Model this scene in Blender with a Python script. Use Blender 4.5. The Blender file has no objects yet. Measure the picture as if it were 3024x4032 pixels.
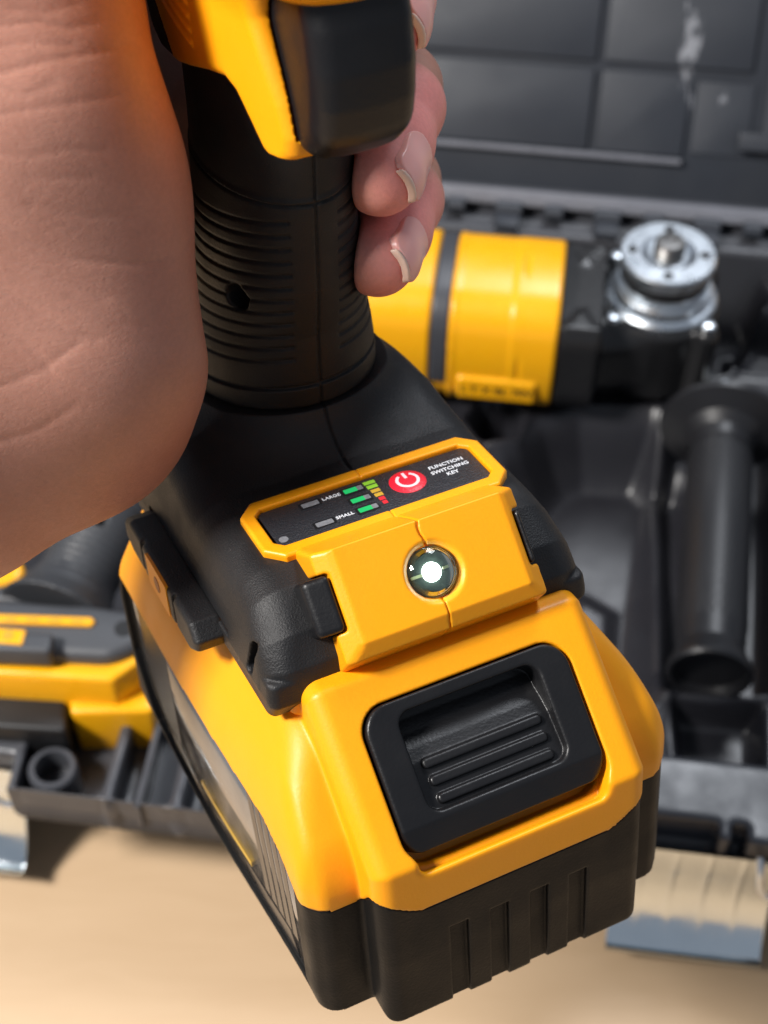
import bpy, math
import numpy as np
from mathutils import Matrix, Vector

# ------------------------------------------------------------------ camera, world, lights, exposure
SC = bpy.context.scene
COL = SC.collection
MM = 0.001
PITCH = math.radians(50.0)          # the phone looks down at the table
CAM_H = 0.558
FWD = Vector((0, math.cos(PITCH), -math.sin(PITCH)))
UPV = Vector((0, math.sin(PITCH), math.cos(PITCH)))
cam_d = bpy.data.cameras.new('camera')
cam_d.sensor_fit = 'VERTICAL'
cam_d.sensor_height = 36.0
cam_d.lens = 36.0 * 6056.5 / 4032.0
cam_d.clip_start = 0.02
cam_d.clip_end = 50.0
cam_d.dof.use_dof = True
cam_d.dof.focus_distance = 0.310
cam_d.dof.aperture_fstop = cam_d.lens / 3.3
cam_o = bpy.data.objects.new('camera', cam_d)
COL.objects.link(cam_o)
cam_o.location = (0, 0, CAM_H)
cam_o.rotation_euler = (math.radians(90) - PITCH, 0, 0)
SC.camera = cam_o

world = bpy.data.worlds.new('World')
SC.world = world
world.use_nodes = True
world.node_tree.nodes['Background'].inputs[0].default_value = (0.76, 0.85, 1.0, 1)
world.node_tree.nodes['Background'].inputs[1].default_value = 0.29


def area_light(name, loc, target, size, power, colour):
    ld = bpy.data.lights.new(name, 'AREA')
    ld.shape = 'RECTANGLE'
    ld.size, ld.size_y = size
    ld.energy = power
    ld.color = colour
    lo = bpy.data.objects.new(name, ld)
    COL.objects.link(lo)
    lo.location = loc
    lo.rotation_euler = (Vector(target) - Vector(loc)).to_track_quat('-Z', 'Y').to_euler()
    return lo


area_light('ceiling_lamp', (-0.86, -0.08, 1.25), (0.0, 0.22, 0.3), (0.26, 0.26), 36.0, (1.0, 0.965, 0.92))
area_light('ceiling_panel', (0.45, 1.35, 1.9), (0.05, 0.35, 0.1), (0.6, 0.6), 22.0, (0.9, 0.94, 1.0))

SC.view_settings.view_transform = 'Standard'
SC.view_settings.look = 'None'
SC.view_settings.exposure = 0.0
SC.view_settings.gamma = 1.0
SC.view_settings.use_curve_mapping = False
SC.render.engine = 'CYCLES'
SC.cycles.use_denoising = True
SC.cycles.max_bounces = 10
SC.cycles.sample_clamp_indirect = 6.0
SC.cycles.caustics_reflective = False
SC.cycles.caustics_refractive = False

# pose of the hand-held tool in front of the camera (x right, y down, z forward; millimetres)
TR = np.array([[0.89964222, -0.4322586, -0.06161468],
               [-0.30314289, -0.51679441, -0.80064219],
               [0.31424235, 0.73896958, -0.5959662]])
TT = np.array([29.52582275, 100.3714706, 335.42091243])
_c2w = Matrix(((1, 0, 0), (0, -UPV.y, FWD.y), (0, -UPV.z, FWD.z)))
_r = _c2w @ Matrix(TR.tolist())
_q, _, _ = _r.to_4x4().decompose()[1], 0, 0
TOOL_M = Matrix.Translation(Vector((0, 0, CAM_H)) + _c2w @ Vector(TT.tolist()) * MM) @ _r.to_4x4()


# ------------------------------------------------------------------ materials
def nd(nt, kind, **kw):
    n = nt.nodes.new(kind)
    for k, v in kw.items():
        if k.startswith('i_'):
            key = k[2:]
            key = int(key) if key.isdigit() else key.replace('_', ' ')
            n.inputs[key].default_value = v
        else:
            setattr(n, k, v)
    return n


def mat(name, col, rough=0.5, metal=0.0, bump=0.0, bscale=900.0, spec=0.5, sss=0.0, sss_col=None, coat=0.0,
        var=0.0, vscale=40.0, rvar=0.0, specks=0.0, speck_col=(0.8, 0.8, 0.8), speck_scale=260.0):
    """procedural plastic / metal: colour with slow variation, fine grain relief, uneven gloss, dust specks"""
    m = bpy.data.materials.new(name)
    m.use_nodes = True
    nt = m.node_tree
    b = nt.nodes['Principled BSDF']
    b.inputs['Base Color'].default_value = (*col, 1)
    b.inputs['Roughness'].default_value = rough
    b.inputs['Metallic'].default_value = metal
    b.inputs['Specular IOR Level'].default_value = spec
    b.inputs['Coat Weight'].default_value = coat
    if sss:
        b.inputs['Subsurface Weight'].default_value = sss
        b.inputs['Subsurface Radius'].default_value = sss_col or (0.004, 0.002, 0.0005)
        b.inputs['Subsurface Scale'].default_value = 1.0
    L = nt.links.new
    tc = nd(nt, 'ShaderNodeTexCoord')
    colour_out = None
    if var:
        n = nd(nt, 'ShaderNodeTexNoise', i_Scale=vscale, i_Detail=5.0, i_Roughness=0.6)
        L(tc.outputs['Object'], n.inputs['Vector'])
        mx = nd(nt, 'ShaderNodeMix', data_type='RGBA')
        mx.inputs[6].default_value = (*[c * (1 - var) for c in col], 1)
        mx.inputs[7].default_value = (*[min(1, c * (1 + var)) for c in col], 1)
        L(n.outputs['Fac'], mx.inputs[0])
        colour_out = mx.outputs[2]
    if specks:
        v = nd(nt, 'ShaderNodeTexVoronoi', i_Scale=speck_scale)
        L(tc.outputs['Object'], v.inputs['Vector'])
        n2 = nd(nt, 'ShaderNodeTexNoise', i_Scale=speck_scale * 0.15, i_Detail=2.0)
        L(tc.outputs['Object'], n2.inputs['Vector'])
        r = nd(nt, 'ShaderNodeMath', operation='LESS_THAN')
        L(v.outputs['Distance'], r.inputs[0])
        mu = nd(nt, 'ShaderNodeMath', operation='MULTIPLY_ADD')
        L(n2.outputs['Fac'], mu.inputs[0])
        mu.inputs[1].default_value = specks * 2
        mu.inputs[2].default_value = -specks * 0.9
        L(mu.outputs[0], r.inputs[1])
        mx2 = nd(nt, 'ShaderNodeMix', data_type='RGBA')
        L(r.outputs[0], mx2.inputs[0])
        if colour_out:
            L(colour_out, mx2.inputs[6])
        else:
            mx2.inputs[6].default_value = (*col, 1)
        mx2.inputs[7].default_value = (*speck_col, 1)
        colour_out = mx2.outputs[2]
    if colour_out:
        L(colour_out, b.inputs['Base Color'])
    if rvar:
        n3 = nd(nt, 'ShaderNodeTexNoise', i_Scale=vscale * 2.3, i_Detail=6.0)
        L(tc.outputs['Object'], n3.inputs['Vector'])
        mr = nd(nt, 'ShaderNodeMapRange')
        mr.inputs['From Min'].default_value = 0.3
        mr.inputs['From Max'].default_value = 0.7
        mr.inputs['To Min'].default_value = max(0.02, rough - rvar)
        mr.inputs['To Max'].default_value = min(1, rough + rvar)
        L(n3.outputs['Fac'], mr.inputs['Value'])
        L(mr.outputs['Result'], b.inputs['Roughness'])
    if bump:
        n4 = nd(nt, 'ShaderNodeTexNoise', i_Scale=bscale, i_Detail=3.0, i_Roughness=0.55)
        L(tc.outputs['Object'], n4.inputs['Vector'])
        bp = nd(nt, 'ShaderNodeBump', i_Strength=bump, i_Distance=0.0004)
        L(n4.outputs['Fac'], bp.inputs['Height'])
        L(bp.outputs['Normal'], b.inputs['Normal'])
    return m


M = {}
M['yellow'] = mat('yellow_plastic', (0.86, 0.33, 0.004), 0.42, spec=0.36, bump=0.10, bscale=1500, sss=0.12, sss_col=(0.003, 0.0012, 0.0002), var=0.05, vscale=30, rvar=0.08,
                  specks=0.010, speck_col=(0.25, 0.09, 0.01), speck_scale=120)
M['black_rough'] = mat('textured_black_plastic', (0.0095, 0.0095, 0.0105), 0.50, spec=0.38, bump=0.42, bscale=2600, rvar=0.08, specks=0.035, speck_col=(0.12, 0.12, 0.12), speck_scale=420)
M['black_rubber'] = mat('black_rubber', (0.0115, 0.0110, 0.0105), 0.54, spec=0.28, bump=0.26, bscale=2600, rvar=0.08, specks=0.03, speck_col=(0.10, 0.10, 0.10), speck_scale=420)
M['black_smooth'] = mat('smooth_black_plastic', (0.007, 0.007, 0.008), 0.38, spec=0.36, bump=0.16, bscale=1400, rvar=0.08, specks=0.04, speck_col=(0.14, 0.14, 0.14), speck_scale=420)
M['black_base'] = mat('matt_black_plastic', (0.0055, 0.0052, 0.0050), 0.50, spec=0.20, bump=0.22, bscale=1500, rvar=0.08, specks=0.04, speck_col=(0.2, 0.2, 0.19), speck_scale=380)
M['membrane'] = mat('panel_membrane', (0.013, 0.014, 0.018), 0.38, bump=0.7, bscale=2200)
M['red'] = mat('red_print', (0.62, 0.012, 0.03), 0.35, bump=0.35, bscale=1800)
M['white_print'] = mat('white_print', (0.62, 0.64, 0.68), 0.5)
M['pink_print'] = mat('pale_print', (0.80, 0.55, 0.58), 0.4)
M['grey_window'] = mat('grey_window', (0.16, 0.165, 0.18), 0.4, var=0.6, vscale=1500)
M['dark_window'] = mat('dark_window', (0.006, 0.006, 0.007), 0.4)
M['p_green'] = mat('green_print', (0.23, 0.50, 0.03), 0.4)
M['p_amber'] = mat('amber_print', (0.50, 0.30, 0.03), 0.4)
M['p_red'] = mat('red_bar_print', (0.55, 0.02, 0.03), 0.4)


def emit(name, col, strength):
    m = bpy.data.materials.new(name)
    m.use_nodes = True
    b = m.node_tree.nodes['Principled BSDF']
    b.inputs['Base Color'].default_value = (*[c * 0.3 for c in col], 1)
    b.inputs['Emission Color'].default_value = (*col, 1)
    b.inputs['Emission Strength'].default_value = strength
    return m


M['led_green'] = emit('green_led', (0.01, 0.62, 0.16), 0.55)
M['led_white'] = emit('white_led', (0.93, 1.0, 0.97), 22.0)


# ------------------------------------------------------------------ signed-distance modelling kit (numpy)
def mx(a, b): return np.maximum(a, b)
def mn(a, b): return np.minimum(a, b)


def smin(a, b, k):
    h = np.clip(0.5 + 0.5 * (b - a) / k, 0, 1)
    return b + (a - b) * h - k * h * (1 - h)


def smax(a, b, k): return -smin(-a, -b, k)


def rmax(a, b, r):
    """rounded intersection"""
    u, v = np.maximum(r + a, 0), np.maximum(r + b, 0)
    return np.minimum(-r, np.maximum(a, b)) + np.sqrt(u * u + v * v)


def sstep(a, b, x):
    t = np.clip((x - a) / (b - a), 0, 1)
    return t * t * (3 - 2 * t)


def box(p, c, hs, r=0.0):
    q = [np.abs(p[:, i] - c[i]) - (hs[i] - r) for i in range(3)]
    o = np.sqrt(sum(np.maximum(a, 0) ** 2 for a in q))
    return o + np.minimum(np.maximum(np.maximum(q[0], q[1]), q[2]), 0) - r


def box2(x, y, hx, hy, r=0.0):
    a, b = np.abs(x) - (hx - r), np.abs(y) - (hy - r)
    return np.sqrt(np.maximum(a, 0) ** 2 + np.maximum(b, 0) ** 2) + np.minimum(np.maximum(a, b), 0) - r


def poly(x, y, pts):
    n = len(pts)
    d = np.full(x.shape, 1e18, x.dtype)
    s = np.ones(x.shape, x.dtype)
    for i in range(n):
        ax, ay = pts[i]
        bx, by = pts[i - 1]
        ex, ey = bx - ax, by - ay
        wx, wy = x - ax, y - ay
        t = np.clip((wx * ex + wy * ey) / (ex * ex + ey * ey), 0, 1)
        d = np.minimum(d, (wx - ex * t) ** 2 + (wy - ey * t) ** 2)
        c1, c2, c3 = y >= ay, y < by, ex * wy > ey * wx
        flip = (c1 & c2 & c3) | (~c1 & ~c2 & ~c3)
        s = np.where(flip, -s, s)
    return s * np.sqrt(d)


def capsule(p, a, b, ra, rb):
    a, b = np.asarray(a, np.float32), np.asarray(b, np.float32)
    ba = b - a
    pa = p - a
    t = np.clip(pa @ ba / (ba @ ba), 0, 1)
    return np.linalg.norm(pa - t[:, None] * ba, axis=1) - (ra + (rb - ra) * t)


def ellipsoid(p, c, r):
    q = p - np.asarray(c, np.float32)
    r = np.asarray(r, np.float32)
    k0 = np.linalg.norm(q / r, axis=1)
    k1 = np.linalg.norm(q / (r * r), axis=1) + 1e-9
    return k0 * (k0 - 1) / k1


def surface(fn, lo, hi, h):
    """sparse surface nets: returns verts (mm) and quads of fn = 0"""
    B = 6
    lo = np.array(lo, np.float32)
    n = np.ceil((np.array(hi) - lo) / h / B).astype(int)
    cen = np.stack(np.meshgrid(*[(np.arange(k) + 0.5) * B * h + lo[i] - h / 2 for i, k in enumerate(n)], indexing='ij'), -1).reshape(-1, 3).astype(np.float32)
    dc = fn(cen)
    hot = np.abs(dc) < B * h * 0.87 * 1.25 + h
    V = np.where(dc < 0, -1e3, 1e3).astype(np.float32).reshape(n)
    V = np.repeat(np.repeat(np.repeat(V, B, 0), B, 1), B, 2)
    loc = np.stack(np.meshgrid(*[np.arange(B)] * 3, indexing='ij'), -1).reshape(-1, 3)
    bi = np.argwhere(hot.reshape(n))
    for k in range(0, len(bi), 6000):
        idx = (bi[k:k + 6000, None, :] * B + loc[None]).reshape(-1, 3)
        V[idx[:, 0], idx[:, 1], idx[:, 2]] = fn((idx * h + lo).astype(np.float32))
    V = np.pad(V, 1, constant_values=1e3)
    lo = lo - h
    S = V < 0
    cnt = np.zeros(tuple(s - 1 for s in S.shape), np.uint8)
    for dx in (0, 1):
        for dy in (0, 1):
            for dz in (0, 1):
                cnt += S[dx:S.shape[0] - 1 + dx, dy:S.shape[1] - 1 + dy, dz:S.shape[2] - 1 + dz]
    cells = np.argwhere((cnt > 0) & (cnt < 8))
    acc = np.zeros((len(cells), 3), np.float32)
    num = np.zeros(len(cells), np.float32)
    corners = [(a, b, c) for a in (0, 1) for b in (0, 1) for c in (0, 1)]
    for a in corners:
        for ax in range(3):
            if a[ax]:
                continue
            b = list(a)
            b[ax] = 1
            ia, ib = cells + a, cells + b
            va, vb = V[tuple(ia.T)], V[tuple(ib.T)]
            cr = (va < 0) != (vb < 0)
            t = np.where(cr, va / np.where(cr, va - vb, 1), 0)
            p = np.array(a, np.float32)[None] + t[:, None] * (np.array(b) - np.array(a))[None]
            acc += np.where(cr[:, None], p, 0)
            num += cr
    verts = (cells + acc / num[:, None]) * h + lo
    vid = np.full(cnt.shape, -1, np.int32)
    vid[tuple(cells.T)] = np.arange(len(cells))
    quads = []
    for ax in range(3):
        u, w = (ax + 1) % 3, (ax + 2) % 3
        s0 = [slice(None)] * 3
        s1 = [slice(None)] * 3
        s0[ax], s1[ax] = slice(0, -1), slice(1, None)
        A, Bq = S[tuple(s0)], S[tuple(s1)]
        for flip in (False, True):
            e = np.argwhere((A & ~Bq) if not flip else (~A & Bq))
            if not len(e):
                continue
            c = []
            for du, dw in ((0, 0), (1, 0), (1, 1), (0, 1)):
                q = e.copy()
                q[:, u] -= du
                q[:, w] -= dw
                c.append(vid[tuple(q.T)])
            quads.append(np.stack(c if flip else c[::-1], 1)[:, ::-1])
    quads = np.concatenate(quads)
    verts = verts.astype(np.float32)
    e = h * 0.35
    for _ in range(2):                                 # pull the vertices onto the exact surface
        d = fn(verts)
        g = np.stack([fn(verts + np.eye(3, dtype=np.float32)[i] * e) - fn(verts - np.eye(3, dtype=np.float32)[i] * e) for i in range(3)], 1) / (2 * e)
        st = d[:, None] * g / (np.sum(g * g, 1) + 0.05)[:, None]
        ln = np.linalg.norm(st, axis=1, keepdims=True)
        verts = verts - st * np.minimum(1, 0.6 * h / (ln + 1e-9)) * 0.85
    return verts, quads


QUAL = 1.0


def link(name, me, material, parent=None, smooth=True):
    o = bpy.data.objects.new(name, me)
    COL.objects.link(o)
    if material:
        me.materials.append(material)
    if smooth:
        me.polygons.foreach_set('use_smooth', [True] * len(me.polygons))
    if parent:
        o.parent = parent
    return o


def sdf(name, fn, lo, hi, h, material, parent=None):
    v, q = surface(fn, lo, hi, h * QUAL)
    me = bpy.data.meshes.new(name)
    me.vertices.add(len(v))
    me.vertices.foreach_set('co', (v * MM).astype(np.float32).ravel())
    me.loops.add(len(q) * 4)
    me.loops.foreach_set('vertex_index', q.astype(np.int32).ravel())
    me.polygons.add(len(q))
    me.polygons.foreach_set('loop_start', np.arange(0, len(q) * 4, 4, dtype=np.int32))
    me.polygons.foreach_set('loop_total', np.full(len(q), 4, np.int32))
    me.update(calc_edges=True)
    me.validate()
    return link(name, me, material, parent)


def pym(name, verts, faces, material, parent=None, smooth=False, scale=MM):
    me = bpy.data.meshes.new(name)
    me.from_pydata([tuple(float(c) * scale for c in v) for v in verts], [], faces)
    me.update()
    return link(name, me, material, parent, smooth)


def prism(name, pts, z0, z1, material, parent=None, axes=(0, 1, 2), smooth=False, bevel=0.0, seg=2):
    """extruded outline; axes says which coordinates the outline and the extrusion use"""
    n = len(pts)
    v = []
    for z in (z0, z1):
        for a, b in pts:
            c = [0, 0, 0]
            c[axes[0]], c[axes[1]], c[axes[2]] = a, b, z
            v.append(c)
    f = [tuple(range(n))[::-1], tuple(range(n, 2 * n))] + [(i, (i + 1) % n, n + (i + 1) % n, n + i) for i in range(n)]
    o = pym(name, v, f, material, parent, smooth)
    import bmesh
    bm = bmesh.new()
    bm.from_mesh(o.data)
    bmesh.ops.recalc_face_normals(bm, faces=bm.faces)
    if bevel:
        bmesh.ops.bevel(bm, geom=list(bm.edges), offset=bevel * MM, segments=seg, affect='EDGES', profile=0.6, clamp_overlap=True)
    bm.to_mesh(o.data)
    bm.free()
    if bevel:
        o.data.polygons.foreach_set('use_smooth', [True] * len(o.data.polygons))
        o.data.set_sharp_from_angle(angle=math.radians(50))
    return o


def rrect(x0, x1, y0, y1, r, n=5):
    pts = []
    for cx, cy, a0 in ((x1 - r, y1 - r, 0), (x0 + r, y1 - r, 90), (x0 + r, y0 + r, 180), (x1 - r, y0 + r, 270)):
        for k in range(n + 1):
            a = math.radians(a0 + 90 * k / n)
            pts.append((cx + r * math.cos(a), cy + r * math.sin(a)))
    return pts


def circle(cx, cy, r, n=40):
    return [(cx + r * math.cos(2 * math.pi * k / n), cy + r * math.sin(2 * math.pi * k / n)) for k in range(n)]


def lathe(name, prof, material, parent=None, n=48, origin=(0, 0, 0), axis='Z', caps=True):
    """profile of (radius, height) turned round an axis"""
    v, f = [], []
    for r, z in prof:
        for k in range(n):
            a = 2 * math.pi * k / n
            p = (r * math.cos(a), r * math.sin(a), z)
            if axis == 'X':
                p = (z, r * math.cos(a), r * math.sin(a))
            elif axis == 'Y':
                p = (r * math.sin(a), z, r * math.cos(a))
            v.append(tuple(p[i] + origin[i] for i in range(3)))
    for i in range(len(prof) - 1):
        for k in range(n):
            k2 = (k + 1) % n
            f.append((i * n + k, i * n + k2, (i + 1) * n + k2, (i + 1) * n + k))
    if caps and prof[0][0] > 0.001:
        f.append(tuple(range(n))[::-1])
    if caps and prof[-1][0] > 0.001:
        b = (len(prof) - 1) * n
        f.append(tuple(range(b, b + n)))
    o = pym(name, v, f, material, parent, True)
    o.data.set_sharp_from_angle(angle=math.radians(18))
    return o


def thing(name, label, cat, matrix=None, group=None):
    o = bpy.data.objects.new(name, None)
    COL.objects.link(o)
    o.empty_display_size = 0.02
    if matrix is not None:
        o.matrix_world = matrix
    o['label'] = label
    o['category'] = cat
    if group:
        o['group'] = group
    return o


def text(name, body, size, loc, material, parent, ang=0.0, spacing=1.0, bold=0.0, align='CENTER', frame=None):
    """flat lettering as a mesh, laid in the local XY plane (or the given frame)"""
    cu = bpy.data.curves.new(name, 'FONT')
    cu.body = body
    cu.size = size * MM
    cu.align_x = align
    cu.align_y = 'CENTER'
    cu.space_character = spacing
    cu.offset = bold * MM
    cu.extrude = 0.00003
    cu.resolution_u = 3
    t = bpy.data.objects.new(name, cu)
    COL.objects.link(t)
    bpy.context.view_layer.update()
    me = bpy.data.meshes.new_from_object(t.evaluated_get(bpy.context.evaluated_depsgraph_get()))
    bpy.data.objects.remove(t)
    o = bpy.data.objects.new(name, me)
    COL.objects.link(o)
    me.materials.clear()
    me.materials.append(material)
    mloc = Matrix.Translation(Vector(loc) * MM) @ (frame or Matrix()) @ Matrix.Rotation(ang, 4, 'Z')
    me.transform(mloc)
    o.parent = parent
    return o


# ------------------------------------------------------------------ the hand-held cordless tool (x right, y back, z up the grip; mm)
tool = thing('cordless_impact_wrench', 'black and yellow cordless power tool gripped in the hand, its lamp lit', 'power tool', TOOL_M)


def yf(z): return np.interp(z, [85, 100, 118, 130, 152, 165, 180, 215], [88, 86, 84.3, 81.2, 78, 76, 75, 73]).astype(np.float32)
def gax(z): return np.interp(z, [95, 105, 111, 120, 135, 150, 175], [21.6, 21.0, 20.3, 18.8, 16.6, 15.6, 15.4]).astype(np.float32)


def grip_raw(p):
    x, y, z = p.T
    ax, ay = gax(z), 23.0
    qy = y - (yf(z) + ay)
    k0 = np.sqrt((x / ax) ** 2 + (qy / ay) ** 2) + 1e-6
    k1 = np.sqrt((x / ax ** 2) ** 2 + (qy / ay ** 2) ** 2) + 1e-6
    return k0 * (k0 - 1) / k1


def ring(p, z0, tilt, w, depth, d):
    """groove running round the grip"""
    zz = p[:, 2] - z0 - tilt * (p[:, 1] - 86)
    return smax(d, -mx(np.abs(zz) - w, -(d + depth)), 0.25)


def grip_fn(p):
    x, y, z = p.T
    d = grip_raw(p)
    d = d - 0.35 * sstep(152.8, 151.6, z - 0.16 * (y - 79))          # rubber sleeve stands proud
    out = d
    for k in range(12):                                                # finger grooves, plain strip down the front
        zz = 147.2 - 3.1 * k - 0.05 * (y - 84)
        lim = 5.2 - np.abs(x) - 0.0 * z
        g = mx(np.sqrt((z - zz) ** 2 + (d) ** 2) - 0.40, lim)
        out = smax(out, -g, 0.2)
    out = ring(p, 105.6, -0.02, 0.45, 0.7, out)
    out = ring(p, 152.2, 0.16, 0.30, 0.5, out)
    seam = mx(np.abs(x) - 0.30, -(d + 0.5))
    out = smax(out, -seam, 0.15)
    hole = capsule(p, (-40, 84, 133), (-8, 93, 127), 2.9, 2.9)
    out = smax(out, -hole, 0.5)
    out = mx(out, 100.15 - z)
    return mx(out, z - 214)


sdf('grip', grip_fn, (-24, 70, 99), (24, 136, 216), 0.42, M['black_rubber'], tool)

FOOT = [(33.5, 66), (30.5, 70.5), (31.2, 78), (35, 84), (43, 89.3), (50, 90.2), (76, 90.2), (95, 94), (112, 92), (121, 82), (122, 66)]


def foot_fn(p):
    x, y, z = p.T
    ax = np.abs(x)
    a = poly(y, z, FOOT)
    side = (ax - np.interp(z, [66, 72, 80, 92], [37.0, 37.2, 36.2, 33.0]) - np.where(x < 0, 1.1, -1.9) * sstep(0, 20, ax)) * 0.97
    d = rmax(a, side.astype(np.float32), 6.5)
    # lower rim: tight edge on the sides
    d = mn(d, rmax(rmax(a, side.astype(np.float32) + 0.15, 2.2), z - 76, 1.0))
    neck = grip_raw(p)
    neck = mx(neck - 0.0, 60 - z)
    d = smin(d, neck, 17.0)
    d = mx(d, z - 99.75)
    # faint parting line, following the front of the neck
    d = smax(d, -mx(np.abs(x) - 0.28, -(d + 0.45)), 0.12)
    # scoops beside the lamp housing
    d = smax(d, -ellipsoid(p, (-30.0, 24.0, 85), (4.0, 7.5, 9.0)), 4.0)
    # long slot on each flank
    for s in (-1, 1):
        d = smax(d, -box(p, (s * 38, 79, 73.6), (3.0, 25.5, 0.75), 0.5), 0.25)
    # screw pocket near the front left corner
    d = smax(d, -mx(box2(y - 40.5 + 0.25 * (z - 77), z - 77.0, 1.5, 4.4, 1.4), 30.5 - ax), 0.3)
    # seat of the lamp housing
    d = mx(d, -mx(poly(y, z, [(10, 60), (10, 110), (52, 110), (52, 90.6), (44, 85), (40, 60)]), np.abs(x) - 20.2))
    return mx(d, 66 - z)


sdf('foot', foot_fn, (-40, 28, 65), (40, 140, 101), 0.45, M['black_rough'], tool)
for s in (-1, 1):
    prism('trim_strip', rrect(55, 103, 72.9, 74.3, 0.6, 3), s * 36.2, s * 36.8, M['yellow'], tool, axes=(1, 2, 0))

# --- yellow gear housing above the grip with the trigger in front of it
UP = [(61.5, 186), (59.0, 180), (57.4, 174.0), (58.2, 170.6), (60.2, 168.4), (63.2, 167.8), (66.6, 169.6), (70.2, 174.2), (73.6, 178.4), (77, 180.2), (86, 178.8), (103, 175.2), (112, 175.2), (118, 179), (125, 190), (128, 206), (128, 230), (52, 230), (52, 206), (66, 203), (65, 194)]


def upper_raw(p):
    x, y, z = p.T
    a = poly(y, z, UP)
    hw = np.interp(y, [46, 56, 64, 78, 95, 115, 130], [11.0, 11.4, 13.6, 16.4, 17.4, 17.0, 15.0]).astype(np.float32)
    d = rmax(a, (np.abs(x) - hw) * 0.97, 2.2)
    motor = rmax(np.sqrt(x ** 2 + (z - 229) ** 2) - 30.5, np.abs(y - 95) - 49, 4.0)
    d = smin(d, motor, 9.0)
    d = mx(d, -mx(box2(y - 30, z - 186, 48, 12.5, 3), np.abs(x) - 10.4))
    for k in range(9):                                                 # raised ribs on each cheek
        zz = 186.5 + 2.6 * k + 0.30 * (y - 100)
        r = mx(np.sqrt((z - zz) ** 2 + (np.abs(x) - hw) ** 2) - 0.65, np.abs(y - 101) - 12)
        d = smin(d, r, 0.5)
    return d


def rear(p): return p[:, 1] - 102.0 - np.clip(p[:, 2] - 176.0, -10, 30) * 0.80


sdf('gear_housing', lambda p: mx(upper_raw(p), rear(p)), (-33, 38, 170), (33, 150, 262), 0.45, M['yellow'], tool)
sdf('rear_housing', lambda p: mx(upper_raw(p) + 0.25, 0.2 - rear(p)), (-33, 90, 170), (33, 152, 262), 0.8, M['black_rubber'], tool)

TRIG = [(55.2, 179.5), (54.2, 183), (53.6, 188), (54.0, 194), (56.0, 201), (75, 201), (75, 185), (66, 180.6), (61, 178.0), (57.5, 177.6)]


def trig_fn(p):
    x, y, z = p.T
    a = poly(y, z, TRIG) - 8.0 + 0.012 * x * x
    return rmax(a, np.abs(x) - 9.9, 3.8)


sdf('trigger', trig_fn, (-12, 42, 167), (12, 84, 207), 0.5, M['black_smooth'], tool)

# --- status panel: yellow frame, black membrane, button, lights, print
FR = [(-28.2, 53.2), (-28.2, 66.2), (-24.6, 70.0), (24.6, 70.0), (28.2, 66.2), (28.2, 53.2), (24.6, 49.4), (-24.6, 49.4)]
FRI = [(-25.2, 54.6), (-25.2, 65.0), (-23.4, 66.8), (23.4, 66.8), (25.2, 65.0), (25.2, 54.6), (23.4, 52.8), (-23.4, 52.8)]


def frame_fn(p):
    x, y, z = p.T
    d = rmax(poly(x, y, FR) , np.abs(z - 90.4) - 1.5, 0.7)
    d = smax(d, -poly(x, y, FRI), 0.5)
    return smax(d, -mx(np.abs(x) - 0.13, 91.5 - z), 0.1)


pf = sdf('panel_frame', frame_fn, (-30, 47, 88), (30, 73, 93), 0.35, M['yellow'], tool)
panel = prism('control_panel', rrect(-24.4, 25.0, 53.1, 66.5, 1.5), 89.6, 91.0, M['membrane'], tool, bevel=0.2)
ZP = 91.03
btn = lathe('power_button', [(0.02, 91.5), (2.4, 91.45), (3.5, 91.3), (4.05, 91.05), (4.1, 90.9)], M['red'], panel, 48, (8.3, 60.9, 0))
btn.data.flip_normals()
# power symbol: open ring and a bar
v, f = [], []
for k in range(41):
    a = math.radians(90 + 32 + (360 - 64) * k / 40)
    for r in (1.95, 2.65):
        v.append((8.3 + r * math.cos(a), 60.9 + r * math.sin(a), 91.56 - 0.012 * r * r * 0.9))
for k in range(40):
    f.append((2 * k, 2 * k + 1, 2 * k + 3, 2 * k + 2))
b0 = len(v)
v += [(7.95, 61.6, 91.55), (8.65, 61.6, 91.55), (8.65, 63.7, 91.49), (7.95, 63.7, 91.49)]
f.append((b0, b0 + 1, b0 + 2, b0 + 3))
ps = pym('power_symbol', v, f, M['pink_print'], panel)


def flat(name, x0, x1, y0, y1, material, z=ZP, t=0.05, r=0.15):
    return prism(name, rrect(x0, x1, y0, y1, r, 2), z - 0.1, z + t, material, panel)


for yy in (64.05, 56.45):
    flat('indicator_surround', -15.6, -10.7, yy - 1.15, yy + 1.15, M['dark_window'], t=0.02)
    flat('indicator_window', -15.0, -11.2, yy - 0.75, yy + 0.75, M['grey_window'], t=0.05)
for i, yy in enumerate((64.2, 60.35, 56.6)):
    flat('indicator_surround', -5.8, -0.6, yy - 1.35, yy + 1.2, M['dark_window'], t=0.02)
    flat('indicator_window', -2.2, -0.9, yy - 0.75, yy + 0.75, M['grey_window'], t=0.05)
    flat('indicator_light', -5.2, -2.2, yy - 0.75, yy + 0.75, M['led_green'], t=0.05)
for i, (yy, w, k) in enumerate(((64.8, 1.35, 'p_green'), (63.2, 1.25, 'p_green'), (61.5, 1.05, 'p_amber'), (59.9, 0.95, 'p_amber'), (58.3, 0.7, 'p_red'), (56.8, 0.55, 'p_red'))):
    flat('charge_bar', 1.0 - w, 1.0 + w * 0.95, yy - 0.6, yy + 0.6, M[k], t=0.02, r=0.05)
lathe('light_sensor', [(1.0, 90.9), (1.0, 91.08), (0.02, 91.1)], M['grey_window'], panel, 24, (-22.7, 55.6, 0))
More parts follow.
